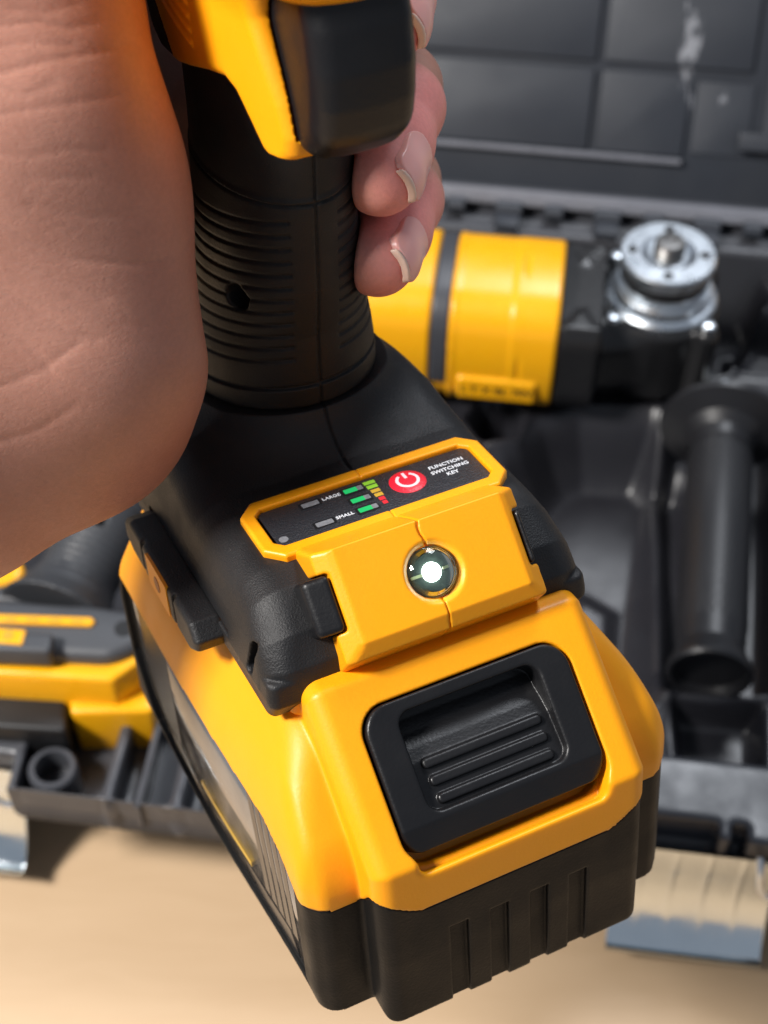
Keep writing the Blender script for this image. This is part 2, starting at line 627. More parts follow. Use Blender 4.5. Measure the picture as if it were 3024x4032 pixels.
for body, sz, cx, cy in (('LARGE', 1.35, -8.2, 64.15), ('SMALL', 1.35, -8.35, 56.7), ('FUNCTION', 1.55, 18.4, 62.75), ('SWITCHING', 1.55, 18.45, 60.8), ('KEY', 1.55, 18.2, 59.0)):
    text('lettering', body, sz, (cx, cy, ZP), M['white_print'], panel, bold=0.03, spacing=1.06)

# --- yellow lamp housing under the panel
LN = np.array([0, -0.757, 0.653], np.float32)
LC = np.array([0, 32.0, 90.1], np.float32)
LAMP = [(53, 90.3), (39.3, 98.0), (26.4, 83.3), (26.0, 79.6), (31.6, 72.4), (44, 71.0), (56, 84)]


def lamp_body(p):
    x, y, z = p.T
    a = poly(y, z, LAMP)
    depth = (p - LC) @ LN                        # 0 on the face, negative behind it
    hw = np.clip(19.4 - (depth + 0.6) * 1.35, 19.4, 22.6)
    d = rmax(a, (np.abs(x) - hw) * 0.72, 0.9)
    return d, depth


def lamp_fn(p):
    x, y, z = p.T
    d, depth = lamp_body(p)
    q = p - LC
    rad = np.linalg.norm(q - depth[:, None] * LN, axis=1)
    d = smax(d, -(rad - (5.35 + np.maximum(depth + 1.5, 0) * 0.95)), 0.35)
    s = q @ np.array([0, -0.653, -0.757], np.float32)
    for sg in (-1, 1):
        notch = rmax(20.4 - sg * x, np.abs(s + 0.6) - 6.1, 0.8)
        d = smax(d, -notch, 0.5)
    jog = 0.35 * np.sin(s * 0.9) * (s < -4)
    wid = np.where(s < 0, 0.24, 0.12)
    d = smax(d, -mx(np.abs(x - jog) - wid, -(d + 0.6)), 0.12)
    return d


lh = sdf('lamp_housing', lamp_fn, (-27, 24, 70), (27, 58, 100), 0.36, M['yellow'], tool)


def bumper_fn(sg):
    def fn(p):
        x, y, z = p.T
        d, depth = lamp_body(p)
        s = (p - LC) @ np.array([0, -0.653, -0.757], np.float32)
        hw = 26.4 if sg < 0 else 22.0
        slope = depth + 1.0 + 0.30 * np.maximum(sg * x - 21.5, 0)
        b = rmax(rmax(np.abs(sg * x - (20.7 + hw) / 2) - (hw - 20.7) / 2, np.abs(s + 0.6) - 5.8, 1.2), slope, 1.2)
        return mx(b, -12 - depth)
    return fn


sdf('rubber_bumper', bumper_fn(-1), (-29, 22, 72), (-19, 50, 100), 0.4, M['black_smooth'], tool)
sdf('rubber_bumper', bumper_fn(1), (19, 24, 74), (27, 50, 100), 0.4, M['black_smooth'], tool)

lm = Matrix.Translation(Vector(LC.tolist()) * MM) @ Vector(LN.tolist()).to_track_quat('Z', 'Y').to_matrix().to_4x4()
M['reflector'] = mat('lamp_reflector', (0.035, 0.045, 0.042), 0.25, var=0.5, vscale=260)
M['glass'] = bpy.data.materials.new('lens_glass')
M['glass'].use_nodes = True
_n = M['glass'].node_tree
_n.nodes.remove(_n.nodes['Principled BSDF'])
_t = nd(_n, 'ShaderNodeBsdfTransparent', i_Color=(0.88, 0.95, 0.91, 1))
_g = nd(_n, 'ShaderNodeBsdfGlossy', i_Roughness=0.03)
_f = nd(_n, 'ShaderNodeFresnel', i_IOR=1.5)
_m = nd(_n, 'ShaderNodeMixShader')
_n.links.new(_f.outputs[0], _m.inputs[0])
_n.links.new(_t.outputs[0], _m.inputs[1])
_n.links.new(_g.outputs[0], _m.inputs[2])
_n.links.new(_m.outputs[0], _n.nodes['Material Output'].inputs['Surface'])
rf = lathe('lamp_reflector', [(5.3, -1.4), (5.2, -1.7), (3.6, -2.1), (2.3, -2.3), (0.02, -2.4)], M['reflector'], lh, 48, caps=False)
rf.matrix_local = lm
led = lathe('lamp_diode', [(2.0, -2.4), (1.95, -1.9), (1.4, -1.5), (0.02, -1.35)], M['led_white'], lh, 32)
led.matrix_local = lm
ln = lathe('lamp_lens', [(0.02, 1.1), (1.5, 1.0), (3.0, 0.62), (4.2, 0.05), (5.0, -0.6), (5.25, -1.1), (5.25, -1.6), (4.9, -1.4), (4.05, -0.45), (2.9, 0.12), (1.5, 0.5), (0.02, 0.6)], M['glass'], lh, 48)
ln.matrix_local = lm
M['brass'] = mat('brass_contact', (0.75, 0.68, 0.42), 0.3, metal=1.0)
for x_ in (-3.6, 3.5):
    ct = prism('lamp_contact', rrect(x_ - 1.2, x_ + 1.2, -0.3, 0.3, 0.1, 1), -2.2, -1.55, M['brass'], lh)
    ct.matrix_local = lm
for o_ in (rf, led, ln):
    import bmesh
    bm = bmesh.new()
    bm.from_mesh(o_.data)
    bmesh.ops.recalc_face_normals(bm, faces=bm.faces)
    bm.to_mesh(o_.data)
    bm.free()

# --- bit holder clipped to the left flank
HOLD = [(58, 67.5), (57, 70.5), (60, 74.0), (100, 75.0), (105, 72.5), (105.5, 68), (101, 65.5), (62, 65)]


def hold_fn(p):
    x, y, z = p.T
    d = rmax(poly(y, z, HOLD), np.abs(x + 40.6) - 3.9, 1.5)
    for yy in (70.5, 91.5):
        d = smax(d, -box(p, (-45, yy, 70), (1.6, 0.7, 7.0), 0.3), 0.2)
    return d


bh = sdf('bit_holder', hold_fn, (-46, 54, 62), (-35, 108, 77), 0.42, M['black_rough'], tool)
ins = prism('magnet_insert', rrect(74, 88, 65.7, 74.2, 0.5, 2), -44.0, -44.75, M['yellow'], bh, axes=(1, 2, 0))
lathe('screw_hole', [(1.9, 0.0), (1.9, 0.12), (0.02, 0.13)], mat('dark_amber', (0.30, 0.09, 0.004), 0.5), bh, 24).matrix_local = \
    Matrix.Translation(Vector((-44.76, 81, 70)) * MM) @ Matrix.Rotation(math.radians(-90), 4, 'Y')

# --- battery pack
NB = (-0.720, 0.694)                     # outward normal of the slanted front, (y, z)
EB = (-0.694, -0.720)                    # down the slope


def sn(p):
    y, z = p[:, 1] - 27.3, p[:, 2] - 74.3
    return y * EB[0] + z * EB[1], y * NB[0] + z * NB[1]


def bw(y): return 43.2 + 2.6 * sstep(12, 80, y)


BLK = [(2.2, 1.5), (1.8, 20), (2.2, 46.1), (28.1, 72.1), (70, 72.1), (70, 1.5)]
WID = [(8.2, 1.5), (8.2, 44), (12, 52), (20, 60), (30, 66), (119, 66), (123, 58), (124, 3), (122, 1.0)]


def batt_raw(p):
    x, y, z = p.T
    ax = np.abs(x)
    blk = rmax(poly(y, z, BLK) - 2.2, ax - 31.6, 4.0)
    blk = mx(blk, -1.0 - z)
    w = bw(y) + np.where(x > 0, 1.4, 0.0) * sstep(0, 30, ax)
    xs = np.interp(z, [-5, 2, 6, 70], [-1.2, -0.6, 0, 0.0]).astype(np.float32)
    plan = rmax(ax - (w + xs), mx(8.2 - y, y - 124), 2.0)
    plan = smax(plan, (ax * 0.72 - y * 0.69) - 22.9, 1.2)            # chamfered front corners
    top = smax(z - 66.0, (y - 27.3) * NB[0] + (z - 74.3) * NB[1] + 7.0, 6.0)
    top = smax(top, 0.863 * ax + 0.506 * z - 62.9, 5.0)
    wide = mx(rmax(plan, top, 5.0), 1.0 - z)                    # broad rounded shoulders
    return blk, wide


def zcut(p):
    """level of the joint between yellow shell and black base"""
    x, y, z = p.T
    ax = np.abs(x)
    side = np.interp(y, [14, 17, 22, 30], [34.5, 37.0, 41.0, 43.4]).astype(np.float32)
    front = 34.0 + 5.5 * sstep(21.0, 32.5, ax) * sstep(9.0, 3.0, y)   # the joint climbs round the block's corners
    front = np.where(ax > 32.4, 34.0, front)
    return np.where(ax > 38.5, side, front).astype(np.float32)


def shell_fn(p):
    x, y, z = p.T
    blk, wide = batt_raw(p)
    d = smin(blk, wide, 0.8)
    # ledge the tool slides on
    d = mn(d, rmax(box2(x, y - 75, 33.5, 44.0, 3), np.abs(z - 68.2) - 2.4, 0.8))
    s, n = sn(p)
    # pocket of the latch with the open gap below it
    pocket = mx(box2(x, s - 22.6, 23.6, 16.4, 6.0), -n - 10.0)
    d = smax(d, -pocket, 0.6)
    # the strip under the latch rolls inwards
    d = smax(d, -mx(box2(x, s - 38.0, 21.5, 2.5, 2.0), -n - 5.0), 1.6)
    d = mx(d, zcut(p) + 0.12 - z)
    return smax(d, -mx(mx(np.abs(x) - 30, np.abs(y - 85) - 36), 40 - z), 0.5)


bat = sdf('battery_pack', shell_fn, (-48, -3, 31), (48, 126, 77), 0.45, M['yellow'], tool)


def base_fn(p):
    x, y, z = p.T
    blk, wide = batt_raw(p)
    blk = blk + 0.35
    wide = wide + 0.30
    d = smin(blk, wide, 0.8)
    for xc in (-13.8, -4.3, 5.2, 14.6):
        g = mx(mx(np.abs(x - xc) - 2.15, z - 25.0), np.abs(y) - 1.35)
        d = smax(d, -g, 0.25)
        g2 = mx(np.abs(x - xc) - 2.15, z - 0.2)
        d = smax(d, -mx(g2, y - 40), 0.25)
    for s in (-1, 1):                                                   # label recess on each flank
        q = rmax(poly(y, z, [(17, 2.2), (17, 52), (121, 52), (121, 20), (110, 3.5), (100, 2.2)]), -(s * x - (bw(y) - 2.2)), 0.3)
        d = smax(d, -q, 0.4)
    return mx(d, z - zcut(p) + 0.12)


low = sdf('lower_case', base_fn, (-48, -3, -3), (48, 126, 46), 0.48, M['black_base'], bat)


def latch_fn(p):
    x, y, z = p.T
    s, n = sn(p)
    prof = poly(s, n, [(6.3, -9.5), (6.3, 1.0), (31.4, 1.0), (36.6, -1.6), (36.6, -9.5)])
    d = rmax(prof, box2(x, s - 22, 23.0, 15.7, 6.0), 0.8)
    # scooped finger recess, deep at the top and running out below
    floor = np.interp(s, [9, 11, 14, 17, 20, 31], [-5.6, -5.6, -4.6, -3.0, -1.9, -0.6]).astype(np.float32)
    rec = mx(box2(x, s - 19.7, 15.9, 10.3, 3.0), floor - n)
    d = smax(d, -rec, 0.9)
    for s0, hw in ((20.6, 13.6), (24.3, 13.4), (28.0, 13.2)):
        fl = np.interp(s, [9, 11, 14, 17, 20, 31], [-5.6, -5.6, -4.6, -3.0, -1.9, -0.6]).astype(np.float32)
        rib = rmax(box2(x, s - s0, hw, 1.05, 0.9), np.abs(n - fl) - 1.0, 0.5)
        d = smin(d, rib, 0.3)
    return d


sdf('latch_button', latch_fn, (-25, -4, 40), (25, 30, 76), 0.36, M['black_smooth'], bat)

M['label'] = mat('foil_label', (0.30, 0.30, 0.30), 0.16, metal=0.75, var=0.25, vscale=60, rvar=0.06)
M['label_dark'] = mat('label_black_print', (0.010, 0.010, 0.012), 0.22)
for sgn in (-1, 1):
    # printed foil label lying in the recess, its outline following the case
    ys = [19, 24, 30, 45, 60, 75, 90, 105, 117]
    zt = [34, 41, 44, 45, 45, 45, 45, 45, 42]
    zb = [3.4, 3.0, 3.0, 3.0, 3.0, 3.0, 3.0, 5.0, 12.0]
    vv = []
    for y_, t_, b_ in zip(ys, zt, zb):
        w_ = float(bw(np.float32(y_))) - 2.2 + 0.25
        vv += [(sgn * w_, y_, b_), (sgn * w_, y_, t_), (sgn * (w_ - 0.6), y_, b_), (sgn * (w_ - 0.6), y_, t_)]
    ff = []
    for i in range(len(ys) - 1):
        a = 4 * i
        ff += [(a, a + 4, a + 5, a + 1), (a + 2, a + 3, a + 7, a + 6), (a, a + 2, a + 6, a + 4), (a + 1, a + 5, a + 7, a + 3)]
    lab = pym('label_plate', vv, ff, M['label'], bat, True)

    def onlab(name, q, material, t=0.08):
        pv = [(sgn * (float(bw(np.float32(y_))) - 1.95 + t), y_, z_) for y_, z_ in q]
        n_ = len(q)
        pv += [(c[0] - sgn * 0.1, c[1], c[2]) for c in pv]
        return pym(name, pv, [tuple(range(n_)), tuple(range(2 * n_ - 1, n_ - 1, -1))] + [(i, i + n_, (i + 1) % n_ + n_, (i + 1) % n_) for i in range(n_)], material, bat)

    onlab('label_band', [(24, 3.2), (44, 3.2), (60, 3.2), (80, 3.2), (100, 3.2), (100, 8.0), (80, 8.5), (60, 8.5), (44, 8.5), (28, 8.5)], M['label_dark'])
    onlab('label_band', [(92, 9.0), (104, 9.0), (112, 14), (114, 40), (92, 40)], M['label_dark'])
    onlab('label_stripe', [(48, 9.2), (58, 9.0), (70, 9.0), (78, 9.0), (78, 10.4), (70, 10.4), (58, 10.4), (48, 10.6)], M['p_amber'])
    for k in range(5):
        y0 = 24.5 + 3.6 * k
        onlab('label_stripe', [(y0 - 1.3, 9.5), (y0 + 1.4, 9.5), (y0 + 4.6, 42), (y0 + 1.9, 42)], M['label_dark'], 0.10)


# ------------------------------------------------------------------ the hand round the grip (same frame as the tool)
def skin_material():
    m = bpy.data.materials.new('skin')
    m.use_nodes = True
    nt = m.node_tree
    L = nt.links.new
    b = nt.nodes['Principled BSDF']
    b.inputs['Roughness'].default_value = 0.47
    b.inputs['Specular IOR Level'].default_value = 0.45
    b.inputs['Subsurface Weight'].default_value = 0.22
    b.inputs['Subsurface Radius'].default_value = (0.0060, 0.0022, 0.0012)
    b.inputs['Subsurface Scale'].default_value = 1.0
    tc = nd(nt, 'ShaderNodeTexCoord')
    big = nd(nt, 'ShaderNodeTexNoise', i_Scale=38.0, i_Detail=8.0, i_Roughness=0.72)
    L(tc.outputs['Object'], big.inputs['Vector'])
    sep = nd(nt, 'ShaderNodeSeparateXYZ')
    L(tc.outputs['Object'], sep.inputs[0])
    fing = nd(nt, 'ShaderNodeMapRange', interpolation_type='SMOOTHSTEP')
    fing.inputs['From Min'].default_value = 0.004
    fing.inputs['From Max'].default_value = 0.022
    L(sep.outputs['X'], fing.inputs['Value'])
    # pads of the fingers are pinker than their backs: blood shows at the tips
    back = nd(nt, 'ShaderNodeMapRange', interpolation_type='SMOOTHSTEP')
    back.inputs['From Min'].default_value = 0.108
    back.inputs['From Max'].default_value = 0.094
    L(sep.outputs['Y'], back.inputs['Value'])
    mul = nd(nt, 'ShaderNodeMath', operation='MULTIPLY')
    L(fing.outputs[0], mul.inputs[0])
    L(back.outputs[0], mul.inputs[1])
    c1 = nd(nt, 'ShaderNodeMix', data_type='RGBA')
    c1.inputs[6].default_value = (0.38, 0.160, 0.108, 1)
    c1.inputs[7].default_value = (0.60, 0.315, 0.240, 1)
    L(big.outputs['Fac'], c1.inputs[0])
    c2 = nd(nt, 'ShaderNodeMix', data_type='RGBA')
    L(mul.outputs[0], c2.inputs[0])
    L(c1.outputs[2], c2.inputs[6])
    c2.inputs[7].default_value = (0.88, 0.325, 0.29, 1)
    fine = nd(nt, 'ShaderNodeTexNoise', i_Scale=1100.0, i_Detail=3.0)
    L(tc.outputs['Object'], fine.inputs['Vector'])
    mot = nd(nt, 'ShaderNodeMix', data_type='RGBA', blend_type='MULTIPLY')
    mot.inputs[0].default_value = 0.22
    L(c2.outputs[2], mot.inputs[6])
    L(fine.outputs['Fac'], mot.inputs[7])
    L(mot.outputs[2], b.inputs['Base Color'])
    # relief: long creases across the palm, fine cross-hatched skin lines, pores
    hgt = None
    prev = None
    for rot, sc, scale, strength, dist in (((0.2, 0.45, 0.4), (1.0, 1.0, 5.5), 190.0, 0.10, 0.0005), ((0.5, -0.3, 0.2), (1.0, 1.0, 4.0), 520.0, 0.11, 0.0003), ((-0.5, 0.9, 0.6), (1.0, 4.0, 1.0), 520.0, 0.08, 0.0003)):
        mp = nd(nt, 'ShaderNodeMapping')
        mp.inputs['Rotation'].default_value = rot
        mp.inputs['Scale'].default_value = sc
        L(tc.outputs['Object'], mp.inputs['Vector'])
        nz = nd(nt, 'ShaderNodeTexNoise', i_Scale=scale, i_Detail=3.0, i_Roughness=0.5, i_Distortion=0.5)
        L(mp.outputs[0], nz.inputs['Vector'])
        ab = nd(nt, 'ShaderNodeMath', operation='SUBTRACT')
        ab.inputs[1].default_value = 0.5
        L(nz.outputs['Fac'], ab.inputs[0])
        ab2 = nd(nt, 'ShaderNodeMath', operation='ABSOLUTE')
        L(ab.outputs[0], ab2.inputs[0])
        rr = nd(nt, 'ShaderNodeMapRange')
        rr.inputs['From Max'].default_value = 0.05
        L(ab2.outputs[0], rr.inputs['Value'])
        bp = nd(nt, 'ShaderNodeBump', i_Strength=strength, i_Distance=dist)
        L(rr.outputs[0], bp.inputs['Height'])
        if prev:
            L(prev.outputs[0], bp.inputs['Normal'])
        prev = bp
    bp3 = nd(nt, 'ShaderNodeBump', i_Strength=0.14, i_Distance=0.0003)
    L(fine.outputs['Fac'], bp3.inputs['Height'])
    L(prev.outputs[0], bp3.inputs['Normal'])
    L(bp3.outputs[0], b.inputs['Normal'])
    return m


M['skin'] = skin_material()
M['nail'] = mat('finger_nail', (0.86, 0.44, 0.40), 0.30, sss=0.25, sss_col=(0.003, 0.001, 0.0006))
M['nail_edge'] = mat('nail_free_edge', (0.74, 0.53, 0.43), 0.34, sss=0.2, sss_col=(0.002, 0.0015, 0.001))


def cpt(u, v, dep):
    """metric position in front of the camera (mm) -> tool frame; the palm was measured that way"""
    return np.array([u, v, dep], np.float32)


MMPX = 0.0903


def palm_cam(u, v): return ((u - 829.5) * MMPX, (v - 1106) * MMPX)


TRf, TTf = TR.astype(np.float32), TT.astype(np.float32)
PALM = [  # outline measured in the plane of the palm: (x, y, radius), three arms meeting at the heel of the hand
    [(30, 780, 36.2), (-10, 400, 37.6), (-70, 60, 37.0), (-85, -260, 36.0)],
    [(30, 780, 36.2), (-205, 905, 36.0), (-640, 1175, 33.0), (-900, 1345, 33.0)],
]
_R3 = TR.T
CAM_T = -TR.T @ TT                                   # camera position in the tool frame


def TP(u, v, y, r):
    """joint measured in the photograph, at a given depth y of the tool frame"""
    ray = _R3 @ np.array([(u * 1.8228 - 1512) / 6056.5, (v * 1.8228 - 2016) / 6056.5, 1.0])
    q = CAM_T + ray * ((y - CAM_T[1]) / ray[1])
    return (float(q[0]), float(q[1]), float(q[2]), r)


FINGERS = [  # root in the palm, knuckles, tip: (x, y, z, radius)
    [(-46, 124, 132, 13), (-6, 147, 140, 11.5), TP(862, 392, 127, 9.4), TP(868, 432, 106, 8.9), TP(842, 500, 95.5, 8.7), TP(816, 556, 87.5, 8.4)],
    [(-44, 124, 152, 14), (-4, 147, 161, 12), TP(858, 188, 126, 9.8), TP(866, 232, 103, 9.0), TP(842, 315, 92.5, 8.8), TP(822, 378, 84.8, 8.4)],
    [(-42, 126, 176, 14), (-4, 149, 185, 12), TP(845, -130, 128, 9.8), TP(850, -90, 105, 8.9), TP(842, -10, 95.5, 8.5), TP(836, 46, 88.5, 8.0)],
]


CREASES = [
    ([(-20, 165), (90, 135), (180, 118), (285, 98)], 0.40), ([(-20, 60), (80, 48), (150, 62), (240, 40)], 0.30), ([(-20, 105), (60, 92), (160, 100)], 0.28),
    ([(-20, 250), (95, 232), (165, 222), (260, 205)], 0.30), ([(-20, 330), (70, 340), (150, 322), (230, 326)], 0.24), ([(60, 385), (200, 384)], 0.22),
    ([(-20, 470), (60, 520), (150, 560), (300, 571), (352, 562)], 0.42), ([(-20, 540), (100, 595), (170, 625), (228, 648)], 0.40), ([(-20, 610), (70, 665), (150, 720), (210, 735)], 0.34),
    ([(60, 440), (180, 468), (300, 470)], 0.22), ([(-20, 845), (90, 800), (170, 742)], 0.34), ([(-20, 960), (80, 930), (160, 880)], 0.30), ([(-20, 700), (60, 745), (110, 800)], 0.26),
    ([(-20, 190), (50, 205), (120, 180)], 0.24), ([(30, 20), (90, 28), (170, 8)], 0.24), ([(150, 640), (260, 700), (330, 705)], 0.2)]


def finger_fn(p, F):
    d = None
    for a, b in zip(F[:-1], F[1:]):
        c = capsule(p, a[:3], b[:3], a[3], b[3])
        d = c if d is None else smin(d, c, 3.0)
    # knuckle folds: slight waist each side of the last joint
    return d


def hand_fn(p):
    c = p @ TRf.T + TTf
    q = np.stack([c[:, 0], c[:, 1], (c[:, 2] - 295.0 - 0.45 * (c[:, 0] + 62.0) - 0.36 * (c[:, 1] + 55.0)) / 0.84], 1)
    d = None
    for arm in PALM:
        for a, b in zip(arm[:-1], arm[1:]):
            ax, ay = palm_cam(a[0], a[1])
            bx, by = palm_cam(b[0], b[1])
            e = capsule(q, (ax, ay, 0), (bx, by, 0), a[2] * 0.93, b[2] * 0.93) * 0.72
            d = e if d is None else smin(d, e, 3.0)
    for a, b in (((165, 60), (215, 420)), ((215, 420), (280, 780))):      # ball of the thumb, pressed along the grip
        ax, ay = palm_cam(*a)
        bx, by = palm_cam(*b)
        d = smin(d, capsule(q, (ax, ay, -22.0), (bx, by, -21.0), 13.0, 13.5) * 0.72, 12.0)
    # creases of the palm and wrist (polylines measured in the photograph)
    px, py = c[:, 0] * 300.0 / c[:, 2], c[:, 1] * 300.0 / c[:, 2]
    near = np.abs(d) < 6
    cr = np.zeros(len(p), np.float32)
    ii = np.flatnonzero(near & (px < -30))
    if len(ii):
        e = np.zeros(len(ii), np.float32)
        for line, amp in CREASES:
            best = np.full(len(ii), 1e9, np.float32)
            for (a0, b0), (a1, b1) in zip(line[:-1], line[1:]):
                x0, y0 = palm_cam(a0, b0)
                x1, y1 = palm_cam(a1, b1)
                t = np.clip(((px[ii] - x0) * (x1 - x0) + (py[ii] - y0) * (y1 - y0)) / ((x1 - x0) ** 2 + (y1 - y0) ** 2), 0, 1)
                best = np.minimum(best, np.hypot(px[ii] - x0 - t * (x1 - x0), py[ii] - y0 - t * (y1 - y0)))
            e += amp * 0.42 * (np.exp(-(best / 0.6) ** 2) + 0.5 * np.exp(-(best / 2.6) ** 2))
        cr[ii] = e
    d = d + cr + 0.9 * np.sin(px * 0.11 + 1.0) * np.sin(py * 0.085 + 0.4) * 0.6
    fs = [finger_fn(p, F) for F in FINGERS]
    for k, f in enumerate(fs):
        d = np.where(p[:, 0] > 8, mn(d, f), smin(d, f, 10.0))
    for k in range(len(fs) - 1):                       # keep a crease between neighbouring fingers
        d = np.where(p[:, 0] > 12, smax(d, -(np.abs(fs[k] - fs[k + 1]) - 0.35), 0.6), d)
    # flesh presses against the grip without entering it
    d = smax(d, -(grip_raw(p) - 0.45), 1.2)
    return d


hand = sdf('hand', hand_fn, (-160, 0, 20), (52, 178, 275), 0.7, M['skin'])
hand['label'] = 'bare hand and wrist gripping the black handle, fingertips curling round its right side'
hand['category'] = 'hand'
hand.matrix_world = TOOL_M

for F in FINGERS:
    tip, dip = np.array(F[-1][:3]), np.array(F[-2][:3])
    r = F[-1][3]
    a = (tip - dip) / np.linalg.norm(tip - dip)
    v0 = np.array([0.92, -0.36, 0.28])
    v0 = v0 - a * (v0 @ a)
    v0 /= np.linalg.norm(v0)
    w0 = np.cross(a, v0)

    ext = tip + a * 9.0 - v0 * 1.6
    Fx = F[2:-1] + [F[-1], (*ext, r)]

    def nail_fn(u0, u1, tip=tip, a=a, v0=v0, w0=w0, Fx=Fx, hw=5.6):
        def fn(p):
            q = p - tip.astype(np.float32)
            u, v, w = q @ a.astype(np.float32), q @ v0.astype(np.float32), q @ w0.astype(np.float32)
            shell = np.abs(finger_fn(p, Fx) + 0.40) - 0.68            # follows the finger, runs on past its end
            lim = rmax(np.abs(w) - hw, np.maximum(u0 - u, u - u1), 2.8 if u1 < 6 else 0.5)
            return smax(smax(shell, lim, 0.2), 1.0 - v, 0.2)
        return fn

    lo, hi = tip - 15, tip + 15
    sdf('finger_nail', nail_fn(-7.2, 5.0), lo, hi, 0.33, M['nail'], hand)
    sdf('nail_free_edge', nail_fn(4.95, 5.75), lo, hi, 0.3, M['nail_edge'], hand)


# ------------------------------------------------------------------ table and open tool case behind the hand
def wood():
    m = bpy.data.materials.new('wood_laminate')
    m.use_nodes = True
    nt = m.node_tree
    L = nt.links.new
    b = nt.nodes['Principled BSDF']
    b.inputs['Roughness'].default_value = 0.48
    tc = nd(nt, 'ShaderNodeTexCoord')
    mp = nd(nt, 'ShaderNodeMapping')
    mp.inputs['Scale'].default_value = (6.0, 34.0, 1.0)
    mp.inputs['Rotation'].default_value = (0, 0, math.radians(7))
    L(tc.outputs['Object'], mp.inputs['Vector'])
    n = nd(nt, 'ShaderNodeTexNoise', i_Scale=3.0, i_Detail=7.0, i_Roughness=0.62, i_Distortion=0.6)
    L(mp.outputs[0], n.inputs['Vector'])
    cr = nd(nt, 'ShaderNodeValToRGB')
    cr.color_ramp.elements[0].position = 0.3
    cr.color_ramp.elements[0].color = (0.535, 0.37, 0.222, 1)
    cr.color_ramp.elements[1].position = 0.72
    cr.color_ramp.elements[1].color = (0.57, 0.40, 0.245, 1)
    L(n.outputs['Fac'], cr.inputs[0])
    L(cr.outputs[0], b.inputs['Base Color'])
    bp = nd(nt, 'ShaderNodeBump', i_Strength=0.08, i_Distance=0.0005)
    L(n.outputs['Fac'], bp.inputs['Height'])
    L(bp.outputs[0], b.inputs['Normal'])
    return m


M['wood'] = wood()
M['case'] = mat('case_black_plastic', (0.050, 0.052, 0.060), 0.36, bump=0.12, bscale=700, var=0.15, vscale=25, rvar=0.10)
M['tray'] = mat('tray_gloss_black', (0.017, 0.017, 0.021), 0.36, bump=0.06, bscale=300, rvar=0.06)
M['lid'] = mat('lid_grey_black_plastic', (0.031, 0.035, 0.044), 0.50, spec=0.36, bump=0.15, bscale=500, var=0.22, vscale=14, rvar=0.1)
M['zinc'] = mat('zinc_plate', (0.80, 0.87, 0.92), 0.17, metal=1.0, bump=0.15, bscale=120, var=0.12, vscale=30, rvar=0.06)
M['steel'] = mat('polished_steel', (0.74, 0.79, 0.84), 0.30, metal=1.0, rvar=0.05)
M['dark_metal'] = mat('dark_metal', (0.18, 0.175, 0.17), 0.40, metal=1.0)
M['cast_black'] = mat('painted_gear_case', (0.012, 0.012, 0.013), 0.30, bump=0.25, bscale=500)
M['drill_grey'] = mat('charcoal_plastic', (0.050, 0.053, 0.060), 0.45, bump=0.3, bscale=1200, rvar=0.08)
M['grip_grey'] = mat('charcoal_rubber', (0.034, 0.036, 0.041), 0.5, bump=0.3, bscale=1200)
M['handle_rubber'] = mat('handle_rubber', (0.013, 0.013, 0.015), 0.40, bump=0.2, bscale=900)
M['lid_edge'] = mat('worn_lid_edge_sheen', (0.17, 0.175, 0.20), 0.34, var=0.2, vscale=60, rvar=0.1)  # paler than the lid: ceiling sheen on the edges painted in, with some wear
M['pocket'] = mat('void_black', (0.006, 0.006, 0.007), 0.5)
M['yellow_bg'] = mat('glossy_yellow_plastic', (0.86, 0.40, 0.006), 0.30, sss=0.1, sss_col=(0.003, 0.0014, 0.0002), var=0.05, rvar=0.06)



def scuffs(m, centre, size):
    """pale rub marks: a streaky patch of the lid where the plastic is scraped"""
    nt = m.node_tree
    L = nt.links.new
    b = nt.nodes['Principled BSDF']
    src = b.inputs['Base Color'].links[0].from_socket
    tc = nd(nt, 'ShaderNodeTexCoord')
    sub_ = nd(nt, 'ShaderNodeVectorMath', operation='SUBTRACT')
    sub_.inputs[1].default_value = centre
    L(tc.outputs['Object'], sub_.inputs[0])
    dv = nd(nt, 'ShaderNodeVectorMath', operation='DIVIDE')
    dv.inputs[1].default_value = size
    L(sub_.outputs[0], dv.inputs[0])
    ln_ = nd(nt, 'ShaderNodeVectorMath', operation='LENGTH')
    L(dv.outputs[0], ln_.inputs[0])
    mp = nd(nt, 'ShaderNodeMapping')
    mp.inputs['Scale'].default_value = (1.0, 1.0, 0.4)
    mp.inputs['Rotation'].default_value = (0, 0.3, 0)
    L(tc.outputs['Object'], mp.inputs['Vector'])
    n = nd(nt, 'ShaderNodeTexNoise', i_Scale=190.0, i_Detail=6.0, i_Roughness=0.7)
    L(mp.outputs[0], n.inputs['Vector'])
    ad = nd(nt, 'ShaderNodeMath', operation='MULTIPLY_ADD')
    ad.inputs[1].default_value = 0.32
    L(ln_.outputs['Value'], ad.inputs[0])
    ad.inputs[2].default_value = 0.36
    df = nd(nt, 'ShaderNodeMath', operation='SUBTRACT')
    L(n.outputs['Fac'], df.inputs[0])
    L(ad.outputs[0], df.inputs[1])
    mr = nd(nt, 'ShaderNodeMapRange')
    mr.inputs['From Min'].default_value = 0.0
    mr.inputs['From Max'].default_value = 0.12
    mr.inputs['To Max'].default_value = 0.8
    L(df.outputs[0], mr.inputs['Value'])
    mxn = nd(nt, 'ShaderNodeMix', data_type='RGBA')
    L(mr.outputs[0], mxn.inputs[0])
    L(src, mxn.inputs[6])
    mxn.inputs[7].default_value = (0.30, 0.31, 0.34, 1)
    L(mxn.outputs[2], b.inputs['Base Color'])


table = prism('tabletop', rrect(-900, 900, -400, 1500, 30), -30, 0, M['wood'])
table['kind'] = 'structure'

